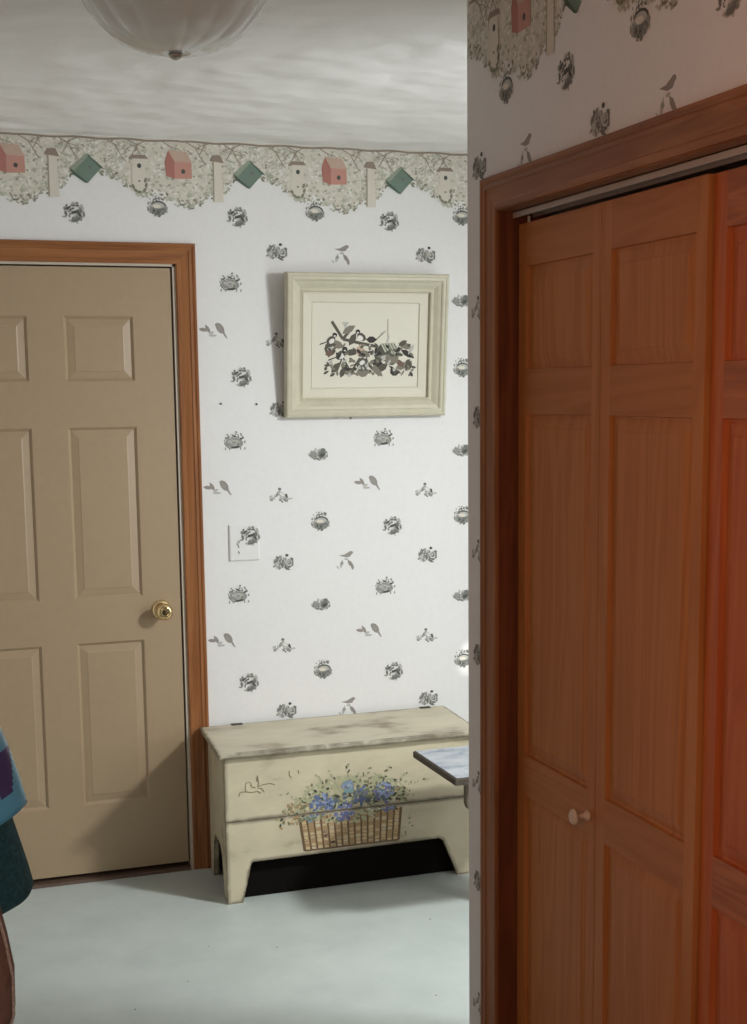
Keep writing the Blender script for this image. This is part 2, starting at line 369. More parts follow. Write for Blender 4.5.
def border(P, u0, u1, top=2.4535):
    P0 = .9625                                                    # a pink house
    def low(u):
        t = ((u - P0) / .531) % 1.0
        pts = [(0, 2.238), (.07, 2.230), (.16, 2.262), (.27, 2.278), (.33, 2.325), (.47, 2.338), (.55, 2.330), (.62, 2.318), (.70, 2.275), (.77, 2.262), (.86, 2.276), (.93, 2.25), (1, 2.238)]
        for (a, b), (c, d) in zip(pts, pts[1:]):
            if a <= t <= c: return b + (d-b)*(t-a)/(c-a)
    n = int((u1-u0)/.006)
    P.base = .0002; P.k = 0; P.step = 0
    for i in range(n):                                            # ground of the border with a leafy scalloped hem
        a, b = u0 + (u1-u0)*i/n, u0 + (u1-u0)*(i+1)/n
        P.poly([(a, low(a)+.016+.006*math.sin(a*210)), (b, low(b)+.016+.006*math.sin(b*210)), (b, top), (a, top)], 'border')
    for i in range(int(math.floor((u0-P0)/.531))-1, int((u1-P0)/.531)+2):
        r = random.Random(11); c = P0 + i*.531
        def inside(p): return u0+.001 < p < u1-.001
        P.base = .0003; P.k = 0; P.step = .00001; P.mod = 60
        for _ in range(1150):
            u = c + r.uniform(0, .531); lo = low(u); w = lo + (top-.012-lo)*r.random()**1.1
            m = r.choice(['leaf0', 'leaf0', 'leaf0', 'leaf1', 'leaf1', 'leaf2', 'white', 'white', 'leaf4', 'leaf4'])
            if w < lo + .03: m = r.choice(['leaf1', 'leaf1', 'leaf2', 'leaf4', 'white', 'leaf3'])
            L = r.uniform(.008, .017); a = r.uniform(-.5, pi+.5)
            if inside(u): P.leaf(u, w, L, L*.55, a, m)
        P.base = .001; P.k = 0; P.step = .000005; P.mod = 0
        P.line([(c + x, top - .007 + .002*math.sin(x*40)) for x in [k*.531/14 for k in range(15)]], .006, 'twig')
        for x, d, q in [(.02, 1, 1), (.10, -1, .6), (.14, 1, 1.1), (.20, -1, .8), (.29, 1, 1), (.36, 1, .7), (.42, -1, .9), (.47, 1, 1)]:
            P.line([(c+x, top-.008), (c+x+.03*d*q, top-.024*q), (c+x+.042*d*q, top-.046*q), (c+x+.062*d*q, top-.076*q)], .0028, 'twig')
            P.line([(c+x+.03*d*q, top-.024*q), (c+x+.052*d*q, top-.030*q), (c+x+.07*d*q, top-.040*q)], .002, 'twig')
            P.line([(c+x, top-.008), (c+x+.022*d, top+.002), (c+x+.045*d, top+.003)], .002, 'twig')
        P.base = .0016; P.k = 0; P.step = .00001
        # pink house
        h = 2.371
        P.poly([(c-.020, h-.042), (c+.036, h-.040), (c+.036, h+.012), (c-.020, h+.012)], 'pink')
        P.poly([(c-.048, h-.034), (c-.020, h-.042), (c-.020, h+.014), (c-.040, h+.046), (c-.052, h+.010)], 'pinkd')
        P.poly([(c-.041, h+.048), (c+.020, h+.044), (c+.038, h+.010), (c-.018, h+.012)], 'pinkroof')
        P.ell(c+.008, h-.018, .007, .0075, 'ink0')
        # white post with a small roof
        q = c + .118
        P.poly([(q-.013, 2.258), (q+.022, 2.260), (q+.018, 2.392), (q-.011, 2.392)], 'ivory'); P.poly([(q-.013, 2.262), (q-.008, 2.262), (q-.007, 2.388), (q-.011, 2.388)], 'leaf2')
        P.poly([(q-.022, 2.390), (q+.026, 2.384), (q+.014, 2.410), (q-.012, 2.408)], 'taupe')
        # green diamond house
        q, g = c + .236, 2.350
        P.poly([(q-.046, g-.006), (q-.006, g-.044), (q+.038, g+.004), (q-.002, g+.042)], 'green')
        P.poly([(q-.062, g+.002), (q-.046, g-.008), (q-.004, g-.044), (q-.014, g-.043), (q-.052, g-.018)], 'greend')
        P.poly([(q-.062, g+.002), (q-.006, g+.048), (q-.002, g+.040), (q-.046, g-.006)], 'greenr'); P.poly([(q-.006, g+.048), (q+.048, g+.002), (q+.036, g+.003), (q-.002, g+.040)], 'greend')
        P.ell(q+.002, g+.006, .006, .0065, 'ink1')
        # tall white house
        q = c + .395
        P.poly([(q-.026, 2.285), (q+.024, 2.285), (q+.020, 2.392), (q-.020, 2.392)], 'ivory'); P.poly([(q-.032, 2.388), (q+.030, 2.388), (q+.022, 2.400), (q-.022, 2.400)], 'taupe')
        P.ell(q+.001, 2.366, .007, .0075, 'ink0'); P.ell(q, 2.318, .004, .003, 'ink1')
        for x, y in [(-.02, 2.300), (-.012, 2.288), (.022, 2.306), (.020, 2.322), (.016, 2.29), (0, 2.284)]: P.leaf(q+x, y, .020, .010, x*60, 'leaf3')

# ------------------------------------------------------------------ room shell
DX0, DX1, DZ = .105, .918, 2.045          # entry slab
OX0, OX1, OZ = .092, .936, 2.060          # its rough opening
mb = MB()
mb.box((XL-.1, D, 0), (OX0, D+.12, CEIL), 'paper'); mb.box((OX1, D, 0), (XE+.1, D+.12, CEIL), 'paper'); mb.box((OX0, D, OZ), (OX1, D+.12, CEIL), 'paper')
P = Printer(mb, lambda u, w: (u, D, w), (0, -1, 0), keep=lambda u, w: XL+.005 < u < XE-.005 and w < 2.4545)
paper(P, XL, XE, skip=lambda u, w: (u < 1.0 and w < 2.12) or (abs(u-1.147) < .03 and abs(w-1.167) < .05))
border(P, XL+.01, XE-.01)
wb = tag(mb.build('wall_back', fix=False), 'white wallpapered wall with birds, nests and birdhouse border behind the picture', 'wall', kind='structure')

CY0, CY1, CZ = 1.293, 2.7245, 2.002         # closet opening
mb = MB()
mb.box((XR, CY1, 0), (XR+.11, YC, CEIL), 'paper'); mb.box((XR, YB, 0), (XR+.11, CY0, CEIL), 'paper'); mb.box((XR, CY0, CZ), (XR+.11, CY1, CEIL), 'paper')
P = Printer(mb, lambda u, w: (XR, 4.114-u, w), (-1, 0, 0), keep=lambda u, w: 4.114-u < YC-.002 and w < 2.4545 and not (CY0 < 4.114-u < CY1 and w < CZ))
paper(P, 4.114-YC, 4.114-.2, skip=lambda u, w: 1.30 < 4.114-u < 2.70 and w < 1.99)
border(P, 4.114-YC+.003, 4.114-.2)
tag(mb.build('wall_right', fix=False), 'wallpapered wall around the wooden closet doors', 'wall', kind='structure')
mb = MB(); mb.box((XR+.11, YC-.11, 0), (XCL+.1, YC, CEIL), 'paper')
mb.box((XCL, YB, 0), (XCL+.1, YC-.11, CEIL), 'paper')
P = Printer(mb, lambda u, w: (4.0-u, YC, w), (0, 1, 0), keep=lambda u, w: XR+.11 < 4.0-u < XCL+.09 and w < 2.4545)
paper(P, 4.0-XCL-.08, 4.0-XR-.12); border(P, 4.0-XCL-.08, 4.0-XR-.13)
tag(mb.build('wall_closet', fix=False), 'wall enclosing the closet, hidden behind the corner', 'wall', kind='structure')
LY0, LY1 = .05, 1.15          # open doorway assumed on the left, beside the viewer, for the warm light
mb = MB(); mb.box((XL-.1, YB, 0), (XL, LY0, CEIL), 'paper'); mb.box((XL-.1, LY1, 0), (XL, D, CEIL), 'paper'); mb.box((XL-.1, LY0, 2.05), (XL, LY1, CEIL), 'paper')
tag(mb.build('wall_left'), 'hall wall on the left behind the hanging coats', 'wall', kind='structure')
# nook's outer wall with an assumed, unseen tall window that lights it
WY0, WY1, WZ0, WZ1 = 2.10, 2.95, .45, 2.30
mb = MB()
mb.box((XE, YB, 0), (XE+.1, WY0, CEIL), 'paper'); mb.box((XE, WY1, 0), (XE+.1, D, CEIL), 'paper')
mb.box((XE, WY0, 0), (XE+.1, WY1, WZ0), 'paper'); mb.box((XE, WY0, WZ1), (XE+.1, WY1, CEIL), 'paper')
tag(mb.build('wall_outer'), 'outer wall of the nook round the corner', 'wall', kind='structure')
mb = MB()
for a, b in [((XE+.02, WY0, WZ0), (XE+.08, WY0+.05, WZ1)), ((XE+.02, WY1-.05, WZ0), (XE+.08, WY1, WZ1)), ((XE+.02, WY0+.05, WZ0), (XE+.08, WY1-.05, WZ0+.05)), ((XE+.02, WY0+.05, WZ1-.05), (XE+.08, WY1-.05, WZ1))]: mb.box(a, b, 'winframe')
tag(mb.build('assumed_window_1'), 'assumed tall window round the corner that lights the nook', 'window', kind='structure')
# wall behind the camera, with an open doorway added for the fill lamp
mb = MB(); mb.box((XL-.1, YB-.1, 0), (.1, YB, CEIL), 'paper'); mb.box((1.0, YB-.1, 0), (XE+.1, YB, CEIL), 'paper'); mb.box((.1, YB-.1, 2.05), (1.0, YB, CEIL), 'paper')
tag(mb.build('wall_front'), 'hall wall behind the viewer with an added open doorway', 'wall', kind='structure')
mb = MB(); mb.box((XL-.1, YB-.1, -.1), (XE+.1, D+.12, 0), 'floor')
r = random.Random(3)
for x, y in [(.83, 3.98), (1.02, 3.90), (.55, 3.62), (1.34, 3.42), (1.53, 3.95), (.72, 3.75)]:
    k = [(x + .003*math.cos(t)*r.uniform(.7, 1.3), y + .003*math.sin(t)*r.uniform(.7, 1.3), .0012) for t in [2*pi*i/6 for i in range(6)]]
    mb.add(k, [tuple(range(6))], 'crumb')
tag(mb.build('floor', fix=False), 'pale grey green floor covering', 'floor', kind='structure')
mb = MB(); mb.box((XL-.1, YB-.1, CEIL), (XE+.1, D+.12, CEIL+.1), 'ceiling')
tag(mb.build('ceiling'), 'white ceiling with brushed plaster texture', 'ceiling', kind='structure')

def casing(mb, prof, to3, w, h, mats):
    """mitred door casing; prof: (outwards, proud); to3(a, z, proud)"""
    segs = [[], [], [], []]
    for u, v in prof:
        segs[0].append(to3(-u, 0, v)); segs[1].append(to3(-u, h+u, v)); segs[2].append(to3(w+u, h+u, v)); segs[3].append(to3(w+u, 0, v))
    n = len(prof)
    for s in range(3):
        vs = segs[s] + segs[s+1]
        fs = [(i, (i+1) % n, n+(i+1) % n, n+i) for i in range(n)]
        if s == 0: fs.append(tuple(range(n)))
        if s == 2: fs.append(tuple(range(n, 2*n)))
        mb.add(vs, fs, mats[s])
CAS = [(.0, 0), (.0, .010), (.004, .0125), (.012, .0125), (.015, .0105), (.040, .0135), (.044, .017), (.050, .0165), (.053, .0145), (.058, .0175), (.064, .0175), (.066, .013), (.066, 0)]
mb = MB(); casing(mb, CAS, lambda a, z, v: (OX0+.002+a, D-v, z), OX1-OX0-.004, OZ-.002, ['trim_v', 'trim_x', 'trim_v'])
tag(mb.build('trim_1'), 'orange wood casing around the beige door', 'door trim', kind='structure')
mb = MB(); CAS2 = [(u*1.07, v) for u, v in CAS]
casing(mb, CAS2, lambda a, z, v: (XR-v, CY1-a, z), CY1-CY0, CZ, ['trim_v', 'trim_y', 'trim_v'])
tag(mb.build('trim_2'), 'reddish wood casing around the closet opening', 'door trim', kind='structure')
mb = MB()   # closet jambs and head
JT = .018
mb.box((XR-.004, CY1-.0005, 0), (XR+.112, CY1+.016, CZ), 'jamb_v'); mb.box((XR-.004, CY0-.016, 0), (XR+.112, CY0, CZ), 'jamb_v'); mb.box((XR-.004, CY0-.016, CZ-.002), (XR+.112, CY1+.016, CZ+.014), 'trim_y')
tag(mb.build('trim_3'), 'wood jamb, shade coloured into its sides, lining the closet opening', 'door jamb', kind='structure')
mb = MB()   # pale jamb of the entry door + stop
for a, b in [((OX1-.012, D-.003, 0), (OX1+.004, D+.11, OZ)), ((OX0-.004, D-.003, 0), (OX0+.010, D+.11, OZ)), ((OX0-.004, D-.003, OZ-.010), (OX1+.004, D+.11, OZ+.004))]: mb.box(a, b, 'jamb')
mb.box((OX0, D+.055, 0), (OX1, D+.075, OZ), 'dark')
tag(mb.build('trim_4'), 'pale painted jamb edging the beige door', 'door jamb', kind='structure')
mb = MB(); mb.prism([(-.012, 0), (-.008, .010), (.03, .016), (.10, .016), (.10, 0)], lambda a, z: (OX0+.01, D+a, z), lambda a, z: (OX1-.012, D+a, z), 'thresh')
tag(mb.build('trim_5'), 'dark brown threshold under the beige door', 'threshold', kind='structure')

# ------------------------------------------------------------------ panelled doors
def panelled(mb, to3, xs, zs, t, rings, mats):
    """xs/zs: alternating frame/panel cuts; to3(x, depth, z); rings: (inset, depth) list; mats: stile, rail, panel, back"""
    for i in range(len(xs)-1):
        for j in range(len(zs)-1):
            x0, x1, z0, z1 = xs[i], xs[i+1], zs[j], zs[j+1]
            if i % 2 and j % 2:
                prev = [(x0, z0), (x1, z0), (x1, z1), (x0, z1)]; pd = 0
                for k, (ins, dep) in enumerate(rings):
                    cur = [(x0+ins, z0+ins), (x1-ins, z0+ins), (x1-ins, z1-ins), (x0+ins, z1-ins)]
                    mb.add([to3(p[0], pd, p[1]) for p in prev] + [to3(p[0], dep, p[1]) for p in cur],
                           [(0, 1, 5, 4), (1, 2, 6, 5), (2, 3, 7, 6), (3, 0, 4, 7)], mats[2])
                    prev, pd = cur, dep
                mb.add([to3(p[0], pd, p[1]) for p in prev], [(0, 1, 2, 3)], mats[2])
            else:
                mb.add([to3(x0, 0, z0), to3(x1, 0, z0), to3(x1, 0, z1), to3(x0, 0, z1)], [(0, 1, 2, 3)], mats[0] if i % 2 == 0 else mats[1])
    X0, X1, Z0, Z1 = xs[0], xs[-1], zs[0], zs[-1]
    c = [to3(X0, 0, Z0), to3(X1, 0, Z0), to3(X1, 0, Z1), to3(X0, 0, Z1), to3(X0, t, Z0), to3(X1, t, Z0), to3(X1, t, Z1), to3(X0, t, Z1)]
    mb.add(c, [(0, 4, 5, 1), (1, 5, 6, 2), (2, 6, 7, 3), (3, 7, 4, 0), (4, 7, 6, 5)], mats[0])

e = tag(empty('door_1', (DX0, D, 0)), 'beige six-panel door with brass knob', 'door', kind='structure')
mb = MB(); YS = .004
xs = [0, .123, .347, .462, .686, DX1-DX0]; zs = [.028, .266, .820, .968, 1.533, 1.681, 1.890, DZ]
panelled(mb, lambda x, d, z: (x, YS+d, z), xs, zs, .040, [(.004, .0035), (.009, .0085), (.030, .0045), (.034, .0030)], ['door', 'door', 'door'])
mb.build('door_slab', e)
mb = MB(); kx, kz = .853-DX0, .917
mb.lathe([(.001, 0), (.0325, 0), (.0335, -.003), (.030, -.008), (.020, -.010), (.0125, -.014), (.0115, -.028), (.017, -.034), (.0255, -.042), (.0285, -.051), (.0275, -.059), (.022, -.066), (.016, -.0685), (.012, -.0675), (.0005, -.0665)], 'brass', 'y', 40, (kx, YS, kz))
kn = mb.build('door_knob', e); kn['label'] = 'round brass door knob'
mb = MB(); mb.lathe([(.0005, -.0664), (.0105, -.0664), (.0105, -.0678), (.009, -.0685), (.0005, -.0685)], 'hole', 'y', 24, (kx, YS, kz)); mb.box((kx-.0012, YS-.0695, kz-.005), (kx+.0012, YS-.0683, kz+.005), 'brass')
mb.build('lock_button', kn)

# closet bifold doors: four leaves, the far pair in full view
XF = 1.259
LEAF = [(2.720, 2.3645), (2.3625, 2.009), (2.005, 1.6515), (1.6495, 1.2975)]
def leaf(parent, k, red):
    ya, yb = LEAF[k]; w = ya - yb
    mb = MB()
    zt = 1.974
    top = [(.014, .781), (.868, 1.590), (1.680, 1.887)]
    zs = [.014, .135, .776, .864, 1.590, 1.680, 1.888, zt]
    xs = [0, .036, w-.033, w]
    mats = ['glowpine_v', 'glowpine_y', 'glowpine_v'] if red else ['pine_v', 'pine_y', 'pine_v']
    panelled(mb, lambda x, d, z: (XF+d+(.010 if red else 0), ya-x, z), xs, zs, .030, [(.0015, .0075), (.006, .0085), (.028, .0040), (.029, .0032)], mats)
    o = mb.build('door_leaf', parent)
    # top pivot pin
    py_ = {0: ya-.018, 2: 1.914}.get(k)
    if py_: pm = MB(); pm.lathe([(.003, zt-.002), (.003, zt+.016)], 'pin', 'z', 10, (XF+.014, py_, 0)); pm.build('pivot_pin', o)
    return o
d2 = tag(empty('door_2'), 'pale pine bifold closet door with small cream knob', 'closet door', kind='structure')
l1 = leaf(d2, 0, False); leaf(d2, 1, False)
mb = MB(); mb.lathe([(.0005, 0), (.0100, 0), (.0105, -.003), (.0085, -.006), (.0052, -.009), (.0048, -.026), (.0115, -.028), (.0155, -.031), (.0160, -.0335), (.0125, -.037), (.006, -.0385), (.0005, -.0388)], 'knob', 'x', 28, (XF, 2.391, .814))
mb.build('door_knob', l1)['label'] = 'small cream wooden knob'
d3 = tag(empty('door_3'), 'bifold closet door, red glow put into its colour, at the near end of the closet', 'closet door', kind='structure')
leaf(d3, 2, True); leaf(d3, 3, True)
mb = MB()   # bifold track: a channel under the head
mb.box((XF-.012, CY0, CZ-.015), (XF-.009, CY1-.0005, CZ-.002), 'track'); mb.box((XF+.032, CY0, CZ-.012), (XF+.035, CY1-.0005, CZ-.002), 'track'); mb.box((XF-.012, CY0, CZ-.004), (XF+.035, CY1-.0005, CZ-.002), 'track')
tag(mb.build('trim_6'), 'grey metal bifold track along the closet head', 'door track', kind='structure')

# ------------------------------------------------------------------ chest
CH = empty('blanket_chest', (.965, 4.30, 0))
tag(CH, 'cream painted wooden chest with a painted basket of blue flowers, under the picture', 'chest')
SH = .065   # left and right sides lean off square by this slope
def cx(x, y): return x + SH*y
Wd, Dp, Hb = .855, .352, .489            # body
FT = .018
arch = [(0, 0), (.051, 0), (.080, .125), (.086, .134), (.735, .138), (.750, .128), (.803, 0), (Wd, 0), (Wd, .273), (0, .273)]
mb = MB()
mb.prism(arch, lambda a, z: (cx(a, 0), 0, z), lambda a, z: (cx(a, FT), FT, z), 'chest')
boards = [mb, MB()]
boards[1].box((0, 0, .2752), (Wd, FT, Hb), 'chest')
mb = MB(); mb.box((.004, .004, .262), (Wd-.004, FT-.004, .286), 'crack'); mb.build('board_joint', CH)
for s in (0, 1):
    mb = MB()
    side = [(FT, 0), (FT+.055, 0), (FT+.085, .13), (FT+.12, .16), (Dp-.115, .16), (Dp-.085, .13), (Dp-.06, 0), (Dp, 0), (Dp, Hb), (FT, Hb)]
    x0, x1 = (.001, .019) if s == 0 else (Wd-.019, Wd-.001)
    mb.prism(side, lambda y, z: (cx(x0, y), y, z), lambda y, z: (cx(x1, y), y, z), 'chest'); mb.build('side_board', CH)
mb = MB(); mb.add([(cx(.02, Dp-.016), Dp-.016, .0), (cx(Wd-.02, Dp-.016), Dp-.016, .0), (cx(Wd-.02, Dp), Dp, 0), (cx(.02, Dp), Dp, 0), (cx(.02, Dp-.016), Dp-.016, Hb), (cx(Wd-.02, Dp-.016), Dp-.016, Hb), (cx(Wd-.02, Dp), Dp, Hb), (cx(.02, Dp), Dp, Hb)],
       [(3,2,1,0),(4,5,6,7),(0,1,5,4),(1,2,6,5),(2,3,7,6),(3,0,4,7)], 'chest_back'); mb.build('back_board', CH)
mb = MB(); mb.add([(cx(.02, FT), FT, .15), (cx(Wd-.02, FT), FT, .15), (cx(Wd-.02, Dp-.016), Dp-.016, .15), (cx(.02, Dp-.016), Dp-.016, .15), (cx(.02, FT), FT, .166), (cx(Wd-.02, FT), FT, .166), (cx(Wd-.02, Dp-.016), Dp-.016, .166), (cx(.02, Dp-.016), Dp-.016, .166)],
       [(3,2,1,0),(4,5,6,7),(0,1,5,4),(1,2,6,5),(2,3,7,6),(3,0,4,7)], 'chest_back'); mb.build('bottom_board', CH)
mb = MB(); mb.prism([(.02, .001), (Wd-.02, .001), (Wd-.02, .15), (.02, .15)], lambda a, z: (cx(a, .045), .045, z), lambda a, z: (cx(a, .06), .06, z), 'undershade'); mb.build('shade_board', CH)['label'] = 'dark board added behind the arch as shade'  # added board that stands in for the black shade under the chest
mb = MB(); y0, y1, z0, z1 = -.026, .366, .4895, .5065
r = random.Random(5); N = 24
def lx(t, y): return cx(-.022 + t*(Wd+.044), y)
fr = [(lx(i/N, y0), y0 + r.uniform(-.0015, .0015)) for i in range(N+1)]
pts = fr + [(lx(1, y1), y1), (lx(0, y1), y1)]
mb.prism(pts, lambda a, b: (a, b, z0), lambda a, b: (a, b, z1), 'chest_lid')
lid = mb.build('lid', CH, bevel=.003)
for hx in (.105, .80):
    mb = MB(); X = cx(hx, .36)
    mb.box((X-.020, .345, z1-.001), (X+.020, .360, z1+.0012), 'hinge'); mb.lathe([(.003, -.020), (.003, .020)], 'hinge', 'x', 12, (X, .361, z1+.001)); mb.build('hinge', lid)
# painted decoration (flat paint) on the two front boards: pixel-free layout in board coordinates
def front(mb, keep): q = Printer(mb, lambda u, w: (u, 0, w), (0, -1, 0), keep); q.step = .000002; return q
for which in (0, 1):
    mb = boards[which]; P = front(mb, (lambda u, w: w < .2725) if which == 0 else (lambda u, w: w > .2757))
    r = random.Random(21)
    bl, br, tl, tr, zb, zt = .262, .588, .246, .598, .150, .262
    if which == 0:
        rows = 9; nst = 15
        def bx(s, z): q = (z-zb)/(zt-zb); return (bl + (tl-bl)*q) + s*((br + (tr-br)*q) - (bl + (tl-bl)*q))
        def sag(s, z): return z - .014*0
        for i in range(nst):
            for j in range(rows):
                s0, s1 = i/nst, (i+1)/nst; za, zc = zb + (zt-zb)*j/rows, zb + (zt-zb)*(j+1)/rows
                m = ['wick2', 'wick1', 'wick2', 'wick1'][(i*3 + j*5 + (i*j) % 2) % 4]
                P.poly([(bx(s0, za), za), (bx(s1, za), za), (bx(s1, zc), zc), (bx(s0, zc), zc)], m)
                if r.random() < .75: P.ell(bx((s0+s1)/2, (za+zc)/2), (za+zc)/2, .0085, .0042, r.choice(['wick2', 'wick1', 'chest', 'wick2']), r.uniform(-.3, .3), 7)
        for i in range(nst+1):
            P.line([(bx(i/nst, zb), zb), (bx(i/nst, zt), zt)], .006 if 0 < i < nst else .009, 'wick0')
        P.line([(bx(0, zb), zb), (bx(1, zb), zb)], .006, 'wick0')
        for _ in range(12): P.leaf(r.uniform(.60, .64), r.uniform(.15, .26), .012, .005, r.uniform(0, pi), r.choice(['fo2', 'fo1']))
        for _ in range(20): P.leaf(r.uniform(.17, .255), r.uniform(.235, .270), .018, .008, r.uniform(0, pi), r.choice(['fo1', 'fo2', 'wick1', 'fo0']))
    # foliage mass
    P.base = .0003
    def mass(n, cx_, cz_, a, b, tones, L):
        for _ in range(n):
            t = r.uniform(0, 2*pi); q = math.sqrt(r.random())
            P.leaf(cx_ + a*q*math.cos(t), cz_ + b*q*math.sin(t), L*r.uniform(.6, 1.3), L*.45*r.uniform(.7, 1.3), r.uniform(0, pi), r.choice(tones))
    mass(130, .42, .310, .19, .075, ['fo3', 'fo3', 'fo2'], .034)
    mass(240, .42, .300, .20, .062, ['fo2', 'fo2', 'fo1', 'fo1', 'fo0', 'wick1'], .020)
    mass(130, .42, .345, .16, .048, ['fo2', 'fo2', 'fo1', 'fo2'], .017)
    mass(60, .56, .310, .085, .055, ['fo1', 'fo2', 'fo0', 'fo1'], .018)
    mass(50, .24, .285, .055, .03, ['fo2', 'wick1', 'wick2', 'fo1'], .017)
    mass(70, .44, .298, .10, .034, ['fl3', 'fl3', 'fo0', 'fo1'], .022)
    for cx_, cz_, R, tn in [(.322, .300, .040, ['fl0', 'fl0', 'fl1', 'fl0']), (.400, .268, .034, ['fl2', 'fl2', 'fl0', 'fl1']), (.540, .322, .036, ['fl1', 'fl1', 'fl2', 'fl3']), (.552, .268, .020, ['fl2', 'fl2', 'fl1']), (.416, .352, .020, ['fl4', 'fl1', 'fl4']), (.288, .262, .018, ['fl4', 'fo1', 'fl4']), (.46, .32, .03, ['fl3', 'fl0', 'fo1'])]:
        for _ in range(int(R*1500)):
            t = r.uniform(0, 2*pi); q = R*math.sqrt(r.random())
            P.ell(cx_ + q*math.cos(t), cz_ + q*math.sin(t)*.9, r.uniform(.004, .009), r.uniform(.003, .007), r.choice(tn), r.uniform(0, pi), 6)
        for _ in range(int(R*320)):
            t = r.uniform(0, 2*pi); q = R*.9*math.sqrt(r.random()); P.ell(cx_ + q*math.cos(t), cz_ + q*math.sin(t)*.9, .0035, .0025, 'fl1' if R > .03 else 'fl2', 0, 5)
    for cx_, cz_ in [(.49, .262), (.50, .272), (.48, .268), (.515, .264)]: P.ell(cx_, cz_, .009, .006, 'fo2', .3, 7); P.ell(cx_+.006, cz_, .004, .003, 'white', 0, 6)
    # loose sprigs
    for sx, sz, ex, ez, n in [(.34, .33, .31, .395, 7), (.42, .36, .41, .425, 8), (.48, .36, .49, .41, 6), (.53, .35, .56, .402, 7), (.27, .30, .19, .345, 7), (.60, .32, .70, .345, 9), (.60, .30, .66, .285, 6), (.26, .28, .155, .262, 8), (.38, .35, .35, .405, 6), (.58, .33, .62, .375, 6)]:
        for k in range(n):
            q = k/(n-1); x = sx + (ex-sx)*q; z = sz + (ez-sz)*q + .012*math.sin(q*3)
            P.leaf(x + r.uniform(-.006, .006), z + r.uniform(-.005, .005), .012, .005, r.uniform(0, pi), r.choice(['fo1', 'fo2', 'fo2', 'fo0']))
    if which == 1:   # scratched lines at the upper left
        for pts in [[(.045, .357), (.050, .370), (.066, .371), (.09, .366), (.108, .368), (.118, .360)], [(.068, .372), (.068, .398), (.082, .402)], [(.105, .40), (.108, .42), (.112, .395), (.108, .383), (.125, .388), (.150, .390), (.165, .384)], [(.108, .378), (.122, .376), (.130, .362)], [(.215, .425), (.214, .410), (.222, .402)], [(.245, .425), (.246, .412)], [(.085, .40), (.088, .385), (.10, .38)]]:
            P.line(pts, .0022, 'pencil')
    mb.build('upper_front_board' if which else 'lower_front_board', CH)

# ------------------------------------------------------------------ little table
TX0, TY0, TZ = 1.542, 3.765, .500
T = empty('side_table', (TX0, TY0, 0)); tag(T, 'small table with blue and white painted top, in front of the chest', 'table')
TW, TD, tt = .46, .358, .022
mb = MB(); c = .006
mb.add([(c, c, TZ), (TW-c, c, TZ), (TW-c, TD-c, TZ), (c, TD-c, TZ), (0, 0, TZ-.004), (TW, 0, TZ-.004), (TW, TD, TZ-.004), (0, TD, TZ-.004), (0, 0, TZ-tt), (TW, 0, TZ-tt), (TW, TD, TZ-tt), (0, TD, TZ-tt)],
       [(0,1,2,3), (4,5,1,0), (5,6,2,1), (6,7,3,2), (7,4,0,3), (8,9,5,4), (9,10,6,5), (10,11,7,6), (11,8,4,7), (11,10,9,8)], ['tabletop'] + ['table_edge']*9)
mb.build('table_top', T)
mb = MB()                                   # bevelled support batten under the near edge
zt = TZ-tt; mb.prism([(.047, zt), (.047, zt-.070), (.053, zt-.085), (TW-.053, zt-.085), (TW-.047, zt-.070), (TW-.047, zt)], lambda a, z: (a, .030, z), lambda a, z: (a, .052, z), 'table_leg')
mb.build('batten', T)
mb = MB(); mb.lathe([(.075, .030), (.075, .038), (.040, .050), (.024, .075), (.020, .12), (.028, .22), (.034, .29), (.024, .36), (.034, .40), (.034, .44), (.10, .468), (.10, zt)], 'table_leg', 'z', 28, (.270, TD/2, 0)); mb.build('pedestal', T)
for k in range(3):
    a = pi*2*k/3; mb = MB(); c_, s_ = math.cos(a), math.sin(a)
    mb.tube([(.270 + c_*d, TD/2 + s_*d, z) for d, z in [(.02, .055), (.07, .048), (.105, .030), (.13, .012)]], [.017, .015, .013, .012], 'table_leg', 12); mb.build('foot', T)
# ------------------------------------------------------------------ picture
tilt = math.radians(-5.4)
PW_, PH_ = .582, .484
F = empty('framed_picture', (1.5815, D-.0015, 1.554), (-tilt, 0, 0))   # bottom back edge on the wall, top leaning out
tag(F, 'cream framed print of birds on a branch, tilted off the wall', 'picture')
fw, fo = .064, .030
FP = [(.0, .002), (.0, .019), (.003, .0215), (.006, .0195), (.013, .0175), (.026, .025), (.036, .0285), (.039, .0325), (.043, .0345), (.050, .0335), (.0535, .0360), (.060, .0345), (.064, .0285), (.064, .002)]
def rect_ring(mb, prof, w, h, m, oy=0):
    """closed mitred frame around an opening w x h centred at x=0, bottom at z=fw"""
    cs = lambda u, v: [(-w/2-u, -v, fw-u), (w/2+u, -v, fw-u), (w/2+u, -v, fw+h+u), (-w/2-u, -v, fw+h+u)]
    vs = []; fs = []; n = len(prof)
    for u, v in prof: vs += cs(u, v)
    for i in range(n):
        for k in range(4): fs.append((i*4+k, i*4+(k+1) % 4, ((i+1) % n)*4+(k+1) % 4, ((i+1) % n)*4+k))
    mb.add(vs, fs, m)
ow, oh = PW_-2*fw, PH_-2*fw
mb = MB(); rect_ring(mb, FP, ow, oh, 'frame'); mb.build('frame', F)
mb = MB(); lw = .036
rect_ring(mb, [(-lw, .003), (-lw, .0065), (-lw+.003, .0085), (-lw+.005, .0070), (-.004, .0088), (0, .0088), (0, .003)], ow, oh, 'liner'); mb.build('liner', F)
mb = MB(); mb.box((-ow/2, -.0045, fw), (ow/2, -.002, fw+oh), 'board')
P = Printer(mb, lambda u, w: (u, -.0045, w), (0, -1, 0)); P.step = .000004; r = random.Random(9)
zc = fw + oh/2; s = .00342             # artwork drawn on a 747-unit sheet around (368, 352)
